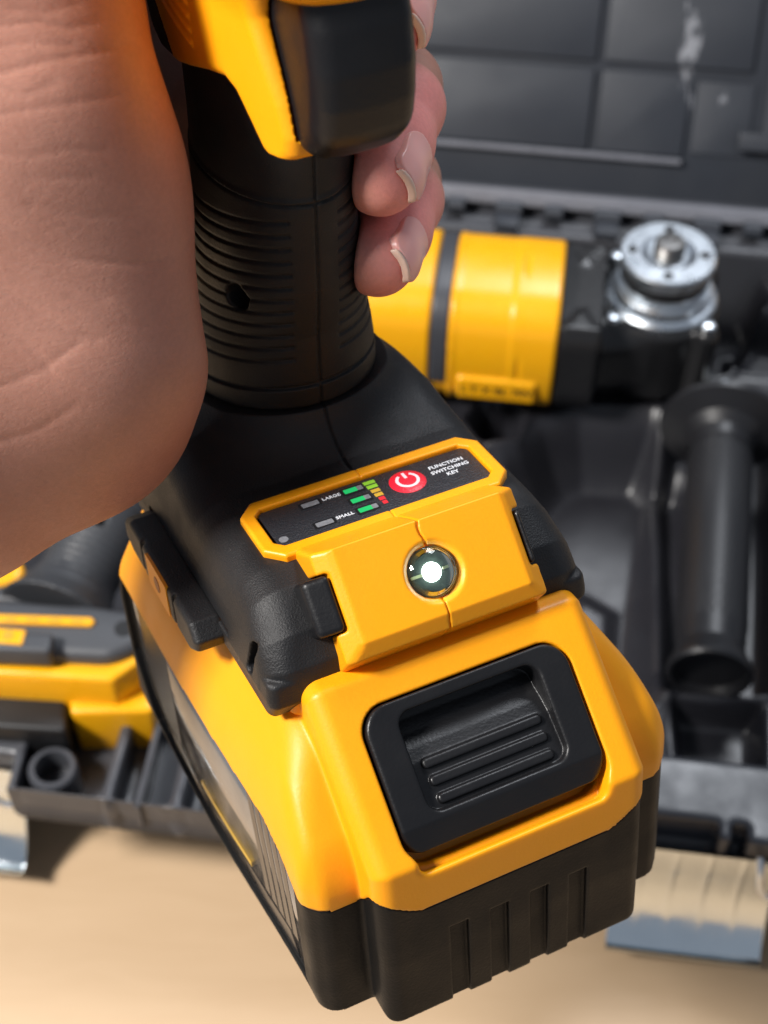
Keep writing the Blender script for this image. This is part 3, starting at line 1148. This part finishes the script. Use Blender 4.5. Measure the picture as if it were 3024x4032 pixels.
PSI = math.radians(-7.7)
CASE_M = Matrix.Rotation(PSI, 4, 'Z')
_cp, _sp = math.cos(PSI), math.sin(PSI)
FPX = 6056.5 * 1659 / 3024
FW_, UP_ = np.array(FWD), np.array(UPV)


def W(u, v, z):
    """where a sight line measured in the photograph meets a given height above the table (mm, case frame)"""
    r = FW_ + np.array([1, 0, 0]) * (u - 829.5) / FPX - UP_ * (v - 1106) / FPX
    k = (z - CAM_H * 1000) / r[2]
    x, y = r[0] * k, r[1] * k
    return (_cp * x + _sp * y, -_sp * x + _cp * y)


def WL(pts, z): return [W(u, v, z) for u, v in pts]


case = thing('tool_case', 'open black plastic tool case with upright lid and metal latches on the table', 'tool case', CASE_M)
X0, X1, Y0, Y1, ZR = -262.0, 152.0, 264.0, 596.0, 72.0


def base_case_fn(p):
    x, y, z = p.T
    out = rmax(box2(x - (X0 + X1) / 2, y - (Y0 + Y1) / 2, (X1 - X0) / 2, (Y1 - Y0) / 2, 16), np.abs(z - ZR / 2) - ZR / 2, 3.0)
    inn = mx(box2(x - (X0 + X1) / 2, y - (Y0 + 40 + Y1 - 8) / 2, (X1 - X0) / 2 - 8, (Y1 - 8 - Y0 - 40) / 2, 14), 8 - z)
    d = smax(out, -inn, 1.5)
    d = smin(d, box(p, (-66, 280, 61), (106, 25, 11), 1.0), 0.6)        # ledge between the latches stands forward
    # front ledge with moulded pockets between thin ribs
    for a, b_, f_, g_ in ((-169, -137, 259, 300), (-133, -112, 259, 300), (-108, -84, 259, 300), (-80, -50, 259, 300), (-46, -8, 259, 300), (-4, 30, 259, 300), (56, 82, 268, 279), (86, 92, 268, 279)):
        d = smax(d, -box(p, ((a + b_) / 2, (f_ + g_) / 2, ZR), ((b_ - a) / 2, (g_ - f_) / 2, 15), 2.0), 0.8)
    # the ledge overhangs the wall below it
    d = smax(d, -box(p, (0, Y0 - 12, 18), (400, 36, 34), 6), 4.0)
    for a, b_ in ((-238, -172), (44, 110)):             # seats of the two latches
        d = smax(d, -box(p, ((a + b_) / 2, Y0 - 2, 42), ((b_ - a) / 2, 10, 34), 2), 1.0)
    return d


sdf('case_base', base_case_fn, (X0 - 3, Y0 - 6, -1), (X1 + 3, Y1 + 3, ZR + 3), 1.7, M['case'], case)
# boss and ribs on the front ledge
lathe('boss', [(9.0, 58), (9.0, 71), (8.2, 72.2), (6.6, 72.2), (6.4, 71.5), (6.4, 60), (0.02, 60)], M['case'], case, 40, (-157.5, 268.5, 0))
for x_ in (-124, -96, -62, -28, 10):
    prism('ledge_rib', [(x_ - 1, 257.5), (x_ + 1, 257.5), (x_ + 1, 301), (x_ - 1, 301)], 57, 70, M['case'], case)

# moulded insert with cavities, as a height field
gx = np.arange(X0 + 6, X1 - 6, 1.6)
gy = np.arange(Y0 + 37, Y1 - 4, 1.6)
GX, GY = np.meshgrid(gx, gy, indexing='ij')
fx, fy = GX.ravel().astype(np.float32), GY.ravel().astype(np.float32)
HT = np.full(fx.shape, 58.0, np.float32)


def cavity(pts, depth, wall, z=58.0, lip=1.6):
    global HT
    d = poly(fx, fy, WL(pts, z))
    HT = HT - depth * sstep(wall, -wall, d + 0.0) + lip * np.exp(-((d - wall - 0.5) / 1.8) ** 2)


cavity([(955, 1005), (1100, 1012), (1150, 985), (1195, 940), (1260, 918), (1400, 925), (1462, 985), (1440, 1200), (1405, 1420), (1300, 1560), (1000, 1500)], 34, 13.0, lip=1.2)
cavity([(1010, 905), (1040, 868), (1100, 862), (1130, 900), (1110, 945), (1045, 955)], 30, 1.6)
cavity([(800, 600), (1200, 480), (1580, 470), (1650, 640), (1560, 800), (1230, 835), (900, 790)], 32, 4.0)
cavity([(1455, 880), (1680, 880), (1680, 1470), (1620, 1490), (1450, 1480)], 24, 5.0)
cavity([(1462, 1515), (1640, 1530), (1640, 1660), (1600, 1690), (1475, 1678)], 14, 3.0)
cavity([(1600, 690), (1720, 700), (1720, 800), (1600, 790)], 20, 5.0)
cavity([(-200, 1000), (330, 1000), (330, 1560), (-200, 1560)], 34, 5.0)
HT = HT + 6 * sstep(5, -5, poly(fx, fy, WL([(1210, 1300), (1260, 1250), (1330, 1290), (1330, 1420), (1240, 1460)], 40)))
nxg, nyg = GX.shape
iv = np.arange(nxg * nyg).reshape(nxg, nyg)
tq = np.stack([iv[:-1, :-1], iv[1:, :-1], iv[1:, 1:], iv[:-1, 1:]], -1).reshape(-1, 4)
pym('moulded_insert', np.stack([fx, fy, HT], 1), tq.tolist(), M['tray'], case, True)

# lid standing open: an upright shallow tray
LY0, LY1 = 610.0, 644.0
lid = prism('lid', [(X0, LY1), (X1, LY1), (X1, LY1 + 3), (X0, LY1 + 3)], 74, 360, M['lid'], case, bevel=0.8)
prism('lid_wall', [(X0, LY0), (X1, LY0), (X1, LY1 - 0.3), (X0, LY1 - 0.3)], 75.5, 79, M['lid'], lid, bevel=0.8)
prism('lid_wall', [(X0, LY0), (X0 + 3, LY0), (X0 + 3, LY1 - 0.3), (X0, LY1 - 0.3)], 79.3, 359, M['lid'], lid, bevel=0.8)
prism('lid_wall', [(X1 - 3, LY0), (X1, LY0), (X1, LY1 - 0.3), (X1 - 3, LY1 - 0.3)], 79.3, 359, M['lid'], lid, bevel=0.8)
prism('lid_wall', [(X0 + 3.3, LY0), (X1 - 3.3, LY0), (X1 - 3.3, LY1 - 0.3), (X0 + 3.3, LY1 - 0.3)], 356, 359, M['lid'], lid, bevel=0.8)
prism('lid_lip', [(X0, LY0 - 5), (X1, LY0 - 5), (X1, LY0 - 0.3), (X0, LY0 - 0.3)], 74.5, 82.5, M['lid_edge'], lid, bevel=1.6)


LEAN = math.radians(33.0)
PIV = (606.0, 75.0)
_cl, _sl = math.cos(LEAN), math.sin(LEAN)


def on_lid(u, v, y):
    """sight line measured in the photograph -> x, z on a plane of the lid, in the lid's own upright frame"""
    r = FW_ + np.array([1, 0, 0]) * (u - 829.5) / FPX - UP_ * (v - 1106) / FPX
    rx, ry, rz = _cp * r[0] + _sp * r[1], -_sp * r[0] + _cp * r[1], r[2]
    oy, oz = -PIV[0], CAM_H * 1000 - PIV[1]
    oy2, oz2 = _cl * oy - _sl * oz, _sl * oy + _cl * oz
    ry2, rz2 = _cl * ry - _sl * rz, _sl * ry + _cl * rz
    k = (y - PIV[0] - oy2) / ry2
    return rx * k, oz2 + rz2 * k + PIV[1]


LYP = LY1 - 2.5
xa = on_lid(1290, 200, LYP)[0]
xb = on_lid(1483, 250, LYP)[0]
xc = on_lid(1640, 250, LYP)[0]
zg = on_lid(1290, 140, LYP)[1]
zb = on_lid(1290, 325, LYP)[1]
cells = []
for (su, sv), (sx_, sz_) in (((1490, 90), (0.009, 0.034)), ((1560, 215), (0.006, 0.006)), ((1490, 215), (0.005, 0.018)), ((1370, 345), (0.010, 0.006))):
    _sx, _sz = on_lid(su, sv, LYP)
    scuffs(M['lid'], (_sx * MM, LY1 * MM, _sz * MM), (sx_, 0.02, sz_))
step = xb - xa
for row, (z0, z1) in enumerate(((zb, zg - 2.2), (zg + 2.2, zg + 40), (zg + 44.4, zg + 90), (zg + 94.4, zg + 140))):
    x_r = xb
    for col in range(6):
        w_ = (xb - xa - 2.0) if col == 0 else 118.0
        x_l = x_r - w_
        if x_l < X0 + 6:
            break
        r_ = 7.0 if (col == 0 and row == 0) else 1.5
        pts = rrect(x_l, x_r, z0, z1, 1.2, 2)
        if col == 0 and row == 0:
            pts = [(x_l, z0), (x_r, z0), (x_r, z1 - 8)] + [(x_r - 8 + 8 * math.cos(a), z1 - 8 + 8 * math.sin(a)) for a in (0.4, 0.8, 1.2)] + [(x_r - 8, z1), (x_l, z1)]
        if col == 0 and row > 0:
            pts = rrect(x_l, xc - 6, z0, z1, 1.2, 2)
        prism('lid_panel', pts, LYP, LY1 - 0.2, M['lid'], lid, axes=(0, 2, 1), bevel=0.6)
        x_r = x_l - 4.4
prism('lid_panel', rrect(xb + 4, xc - 3, zb + 2, zg - 4, 1.5, 2), LY1 - 1.2, LY1 - 0.15, M['lid'], lid, axes=(0, 2, 1), bevel=0.4)
prism('lid_panel', rrect(xc + 3, X1 - 6, zb + 2, 340, 1.5, 2), LY1 - 2.0, LY1 - 0.15, M['lid'], lid, axes=(0, 2, 1), bevel=0.5)
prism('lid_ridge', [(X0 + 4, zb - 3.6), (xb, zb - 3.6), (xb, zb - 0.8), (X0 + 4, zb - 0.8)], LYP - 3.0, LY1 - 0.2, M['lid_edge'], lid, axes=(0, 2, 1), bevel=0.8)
prism('lid_block', [(xc - 9, zb + 6), (xc + 30, zb + 6), (xc + 30, zb + 15), (xc - 9, zb + 15)], LYP - 8, LY1 - 2.2, M['lid'], lid, axes=(0, 2, 1), bevel=0.8)

lid.matrix_local = Matrix.Translation(Vector((0, PIV[0], PIV[1])) * MM) @ Matrix.Rotation(-LEAN, 4, 'X') @ Matrix.Translation(Vector((0, -PIV[0], -PIV[1])) * MM)
prism('hinge_strip', [(X0 + 4, 590), (X1 - 4, 590), (X1 - 4, 628), (X0 + 4, 628)], 52, 69.5, M['case'], case, bevel=0.8)

# hinge knuckles along the back edge
for k, xk in enumerate(np.arange(X0 + 20, X1 - 15, 24.0)):
    w_ = 13 if k % 2 else 9
    lathe('hinge_knuckle', [(0.02, xk), (3.4, xk), (3.9, xk + 0.5), (3.9, xk + w_ - 0.5), (3.4, xk + w_), (0.02, xk + w_)], M['lid'], case, 24, (0, 600.8, 76), 'X')
    if k % 2:
        prism('hinge_leaf', [(xk + 0.8, 588), (xk + w_ - 0.8, 588), (xk + w_ - 0.8, 598), (xk + 0.8, 598)], 72.2, 76.5, M['lid'], case, bevel=0.6)

# two sprung metal latches hanging open in front
LPROF = [(271.0, 60), (270.6, 54), (270.2, 44), (269.4, 34), (267.6, 25), (264.6, 17), (261.0, 10.5), (258.0, 6.4), (255.6, 4.2), (253.6, 3.6), (252.0, 4.6), (252.2, 6.6)]
LPROF = [(y, 14 + (z - 3.6) * 0.83) for y, z in LPROF]
LPROF2 = [(y + 1.0, z + 0.9) for y, z in LPROF]


def latch(xa_, xb_):
    xs = np.linspace(xa_, xb_, 97)
    v_, f_ = [], []
    n_ = len(LPROF)
    for x_ in xs:
        t = (x_ - xa_) / (xb_ - xa_)
        bead = 0.45 * sum(math.exp(-((t - c) / 0.016) ** 2) for c in (0.16, 0.36, 0.57, 0.78))
        for y, z in LPROF:
            v_.append((x_, y - bead * (1 if 18 < z < 58 else 0.25), z))
        for y, z in LPROF:
            v_.append((x_, y + 1.0, z + 0.6))
    for i in range(len(xs) - 1):
        for j in range(n_ - 1):
            a, b_ = i * 2 * n_ + j, (i + 1) * 2 * n_ + j
            f_.append((a, a + 1, b_ + 1, b_))
            a, b_ = a + n_, b_ + n_
            f_.append((a, b_, b_ + 1, a + 1))
    for i in (0, len(xs) - 1):
        for j in range(n_ - 1):
            a = i * 2 * n_ + j
            f_.append((a, a + n_, a + n_ + 1, a + 1))
    o = pym('latch', v_, f_, M['zinc'], case, True)
    # wire loop that pulls the lid down
    path = [(xb_ - 9, 270, 66), (xb_ - 8.5, 266, 62), (xb_ - 7.5, 264, 56), (xb_ - 5, 263, 51.5), (xb_ - 1, 263, 50), (xb_ + 5, 265, 50)]
    cu = bpy.data.curves.new('latch_wire', 'CURVE')
    cu.dimensions = '3D'
    cu.bevel_depth = 1.3 * MM
    cu.bevel_resolution = 3
    sp = cu.splines.new('BEZIER')
    sp.bezier_points.add(len(path) - 1)
    for bp_, c in zip(sp.bezier_points, path):
        bp_.co = [k * MM for k in c]
        bp_.handle_left_type = bp_.handle_right_type = 'AUTO'
    t_ = bpy.data.objects.new('latch_wire', cu)
    COL.objects.link(t_)
    bpy.context.view_layer.update()
    me = bpy.data.meshes.new_from_object(t_.evaluated_get(bpy.context.evaluated_depsgraph_get()))
    bpy.data.objects.remove(t_)
    w_ = link('latch_wire', me, M['steel'], o)
    return o


latch(49, 106)
latch(-234, -174.5)

# ------------------------------------------------------------------ angle grinder lying in the case
GR = W(1100, 700, 95)
g_m = CASE_M @ Matrix.Translation(Vector((0, 0, 0)))
grinder = thing('angle_grinder', 'yellow and black angle grinder lying in the case, round steel flange facing up', 'angle grinder', g_m)
gxr = W(1200, 690, 96)[0] + 1.5
gcy = W(1196, 690, 96)[1]
GZ = 94.0
RB = 32.5


def gbody_fn(p):
    x, y, z = p.T
    q = np.sqrt((y - gcy) ** 2 + (z - GZ) ** 2)
    sq = box2(y - gcy, z - GZ, RB, RB, 17)
    d = rmax(0.55 * sq + 0.45 * (q - RB), np.abs(x - (gxr - 62)) - 62, 1.6)
    xx = x - gxr
    d = smax(d, -mx(np.abs(xx + 15.5) - 0.5, -(sq + 0.6)), 0.4)
    d = d + 0.7 * sstep(-19, -20.5, xx) * sstep(-44, -42.5, xx) * 0.6
    d = smax(d, -mx(np.abs(xx + 50) - 4.2, -(0.55 * sq + 0.45 * (q - RB) + 1.5)), 0.4)
    # name plate flat on the near side
    d = smin(d, box(p, (gxr - 24, gcy - RB + 2.4, GZ - 12), (17, 3.5, 6), 1.0), 1.0)
    return d


gy_ = sdf('grinder_body', gbody_fn, (gxr - 126, gcy - 40, GZ - 40), (gxr + 2, gcy + 40, GZ + 40), 1.0, M['yellow_bg'], grinder)


def gband_fn(p):
    x, y, z = p.T
    q = np.sqrt((y - gcy) ** 2 + (z - GZ) ** 2)
    sq = box2(y - gcy, z - GZ, RB, RB, 17)
    d0 = 0.55 * sq + 0.45 * (q - RB)
    d = rmax(np.abs(d0 + 1.6) - 1.1, np.abs(x - gxr + 50) - 3.7, 0.5)
    return mx(d, (GZ - 12) - z)


sdf('rubber_band', gband_fn, (gxr - 56, gcy - 40, GZ - 14), (gxr - 44, gcy + 40, GZ + 40), 0.8, M['case'], grinder)
fr = Matrix(((1, 0, 0, 0), (0, 0, -1, 0), (0, 1, 0, 0), (0, 0, 0, 1)))
text('model_lettering', 'L T X BL 70V', 5.6, (gxr - 24, gcy - RB - 1.2, GZ - 12), M['pocket'], grinder, bold=0.12, frame=fr)
hx, hy = W(1445, 545, 128.6)
HEAD_Z = 112.0


def ghead_fn(p):
    x, y, z = p.T
    q = np.sqrt((y - gcy) ** 2 + (z - GZ) ** 2)
    collar = rmax(box2(y - gcy, z - GZ, RB - 1.5, RB - 1.5, 20), np.abs(x - gxr - 9) - 8.5, 1.5)
    r = np.sqrt((x - hx) ** 2 + (y - hy) ** 2)
    cone = box2(y - (gcy + (hy - gcy) * np.clip((x - gxr) / (hx - gxr), 0, 1)), z - 86, 25, 19, 12)
    neck = rmax(cone, np.abs(x - (gxr + hx) / 2) - (hx - gxr) / 2, 4)
    tower = rmax(r - 26, np.abs(z - 84) - 20, 4)
    d = smin(smin(collar, neck, 4), tower, 5)
    for dx_, dy_ in ((-20, -20), (20, -20), (-20, 20), (20, 20)):
        d = smin(d, capsule(p, (hx + dx_, hy + dy_, 70), (hx + dx_, hy + dy_, 101), 5.5, 5.5), 3.0)
    return d


sdf('gear_head', ghead_fn, (gxr - 1, gcy - 44, 58), (hx + 36, gcy + 44, 112), 1.1, M['cast_black'], grinder)
for dx_, dy_ in ((-20, -20), (20, -20), (-20, 20), (20, 20)):
    lathe('screw', [(3.2, 105.0), (3.2, 107.5), (2.4, 108.6), (1.0, 108.8), (0.9, 107.6), (0.02, 107.6)], M['steel'], grinder, 20, (hx + dx_, hy + dy_, 0))
lathe('bearing_collar', [(24, 103), (24, 106), (23, 107.2), (21.5, 107.6), (21.3, 112), (20.4, 113.2), (18.5, 113.6), (18.3, 117), (0.02, 117)], M['steel'], grinder, 64, (hx, hy, 0))
lathe('rubber_seal', [(17.5, 116), (19.2, 117), (19.2, 122), (0.02, 122)], M['pocket'], grinder, 64, (hx, hy, 0))
fl = lathe('clamping_flange', [(18.5, 121.5), (20.2, 122.3), (20.3, 127.5), (19.6, 128.6), (12.0, 128.6), (10.4, 127.6), (9.0, 127.2), (7.8, 127.6), (0.02, 127.6)], M['steel'], grinder, 72, (hx, hy, 0))
for k in range(4):
    a = math.radians(45 + 45 + 90 * k)
    lathe('flange_hole', [(2.3, 128.5), (2.3, 128.68), (0.02, 128.68)], M['pocket'], fl, 20, (hx + 15.3 * math.cos(a), hy + 15.3 * math.sin(a), 0))
lathe('spindle', [(6.6, 126), (6.6, 129.5), (6.0, 130.0), (6.6, 130.7), (6.0, 131.4), (6.6, 132.1), (6.0, 132.8), (6.6, 133.5), (6.0, 134.2), (5.6, 135.0), (3.2, 135.2), (2.8, 134.4), (0.02, 134.4)], M['dark_metal'], grinder, 40, (hx, hy, 0))

# ------------------------------------------------------------------ side handle for the grinder
ht, hb = W(1562, 905, 74), W(1535, 1452, 74)
hv = Vector((hb[0] - ht[0], hb[1] - ht[1], 0))
HL = hv.length
h_m = CASE_M @ Matrix.Translation(Vector((ht[0], ht[1], 72)) * MM) @ hv.to_track_quat('Z', 'Y').to_matrix().to_4x4()
sideh = thing('side_handle', 'black screw-on side handle lying in the case right of the grey cavity', 'handle', h_m)
prof = [(0.02, -8), (3.6, -8), (4, -7.5), (4, 0), (12, 0), (25.0, 0.8), (27.0, 2.2), (26.6, 4.4), (18.5, 8), (15.4, 12), (14.8, 17)]
prof = prof[:-3] + [(17.0, 8), (13.2, 12), (12.4, 17)]
sh = lathe('grip_core', prof + [(13.2, 22), (13.6, HL * 0.5), (13.4, HL - 18), (13.0, HL - 11), (14.6, HL - 6), (16.2, HL - 3), (16.6, HL - 1), (15.8, HL + 0.6), (14.4, HL + 0.4), (13.4, HL - 4), (0.02, HL - 5)], M['handle_rubber'], sideh, 64)
v_, f_ = [], []
for i in range(34):                                                     # pimples of the rubber sleeve
    zc = 24 + (HL - 46) * i / 33
    for k in range(28):
        a0 = 2 * math.pi * (k + 0.5 * (i % 2)) / 28
        b0 = len(v_)
        for (da, dz, dr) in ((-0.075, 0, 0), (0, -1.15, 0), (0.075, 0, 0), (0, 1.15, 0), (0, 0, 0.8)):
            r_ = 13.4 + dr
            v_.append((r_ * math.cos(a0 + da), r_ * math.sin(a0 + da), zc + dz))
        f_ += [(b0, b0 + 1, b0 + 4), (b0 + 1, b0 + 2, b0 + 4), (b0 + 2, b0 + 3, b0 + 4), (b0 + 3, b0, b0 + 4)]
pim = pym('pimpled_sleeve', v_, f_, M['handle_rubber'], sideh, True)
pim['kind'] = 'stuff'
lathe('threaded_stud', [(3.9, -22), (3.9, -8.2), (0.02, -8.1)], M['steel'], sideh, 24)

# ------------------------------------------------------------------ second tool lying on its side in the case
dr_m = CASE_M
drill = thing('cordless_drill', 'second charcoal and yellow cordless tool lying on its side, left part of the case', 'power tool', dr_m)


def lay(name, pts, z, z0, z1, material, bevel=1.5, parent=None):
    return prism(name, WL(pts, z), z0, z1, material, parent or drill, bevel=bevel, seg=3)


lay('foot', [(-160, 1282), (60, 1296), (180, 1302), (300, 1318), (330, 1345), (300, 1392), (235, 1418), (-160, 1398)], 104, 58, 104, M['drill_grey'], 4)
lay('foot_trim', [(-160, 1396), (232, 1422), (304, 1372), (330, 1392), (330, 1410), (242, 1470), (-160, 1446)], 98, 60, 98, M['yellow_bg'], 2.0)
lay('battery_rail', [(146, 1488), (330, 1468), (330, 1536), (152, 1540)], 82, 50, 82, M['yellow_bg'], 2)
lay('terminal_block', [(-160, 1460), (142, 1484), (142, 1580), (-160, 1560)], 82, 50, 82, M['pocket'], 2)
lay('trim_strip', [(-160, 1322), (198, 1334), (206, 1343), (198, 1352), (-160, 1340)], 105, 100, 105.6, M['yellow_bg'], 0.8)
for k in range(4):
    px = 10 + 48 * k
    lay('strip_mark', [(px, 1334 + 0.03 * px), (px + 26, 1335 + 0.03 * px), (px + 26, 1341 + 0.03 * px), (px, 1340 + 0.03 * px)], 105.6, 104, 105.9, M['p_amber'], 0.0)
bh2 = lay('bit_holder', [(-160, 1352), (116, 1366), (108, 1408), (-160, 1396)], 110, 100, 110, M['drill_grey'], 2)
lay('magnet_insert', [(-30, 1354), (57, 1360), (48, 1392), (-30, 1386)], 110.6, 106, 110.8, M['yellow_bg'], 0.8)
hl = W(17, 1371, 111)
lathe('screw_hole', [(2.0, 110.7), (2.0, 110.95), (0.02, 110.96)], M['p_amber'], drill, 20, (hl[0], hl[1], 0))
hl = W(268, 1357, 104.2)
lathe('screw_hole', [(3.6, 103.6), (3.6, 104.2), (0.02, 104.2)], M['pocket'], drill, 20, (hl[0], hl[1], 0))

# its grip: a round bar with grooves, leaning up and to the right
ga, gb = W(140, 1285, 92), W(262, 1050, 96)
A_ = np.array([ga[0], ga[1], 88], np.float32)
B_ = np.array([gb[0], gb[1], 92], np.float32)
U_ = (B_ - A_) / np.linalg.norm(B_ - A_)
LG = float(np.linalg.norm(B_ - A_))


def dgrip_fn(p):
    q = p - A_
    t = q @ U_
    rad = np.linalg.norm(q - t[:, None] * U_, axis=1)
    r0 = np.interp(t, [-12, 0, 10, LG * 0.6, LG + 20], [26, 18.5, 15.5, 16.5, 17.5]).astype(np.float32)
    d = (rad - r0) * 0.8
    for k in range(12):
        d = smax(d, -(np.sqrt((t - 6 - 3.1 * k) ** 2 + d ** 2) - 0.75), 0.3)
    hole = W(212, 1118, 106)
    d = smax(d, -capsule(p, (hole[0], hole[1], 90), (hole[0], hole[1], 130), 3.2, 3.2), 0.4)
    return mx(d, mx(-8 - t, t - LG - 18))


lo_ = np.minimum(A_, B_) - 32
hi_ = np.maximum(A_, B_) + 32
sdf('grip', dgrip_fn, lo_, hi_, 1.0, M['grip_grey'], drill)
lay('gear_housing', [(296, 1030), (325, 1030), (325, 1110), (306, 1104), (299, 1080)], 92, 60, 92, M['yellow_bg'], 2)
lay('guard', [(-60, 1225), (46, 1205), (56, 1232), (36, 1258), (-60, 1268)], 96, 60, 96, M['yellow_bg'], 3)
lay('guard', [(98, 1148), (118, 1140), (130, 1152), (122, 1170), (104, 1174)], 96, 60, 96, M['yellow_bg'], 2)
lay('handle_base', [(-160, 1240), (60, 1215), (100, 1260), (120, 1300), (-160, 1298)], 94, 56, 94, M['drill_grey'], 4)
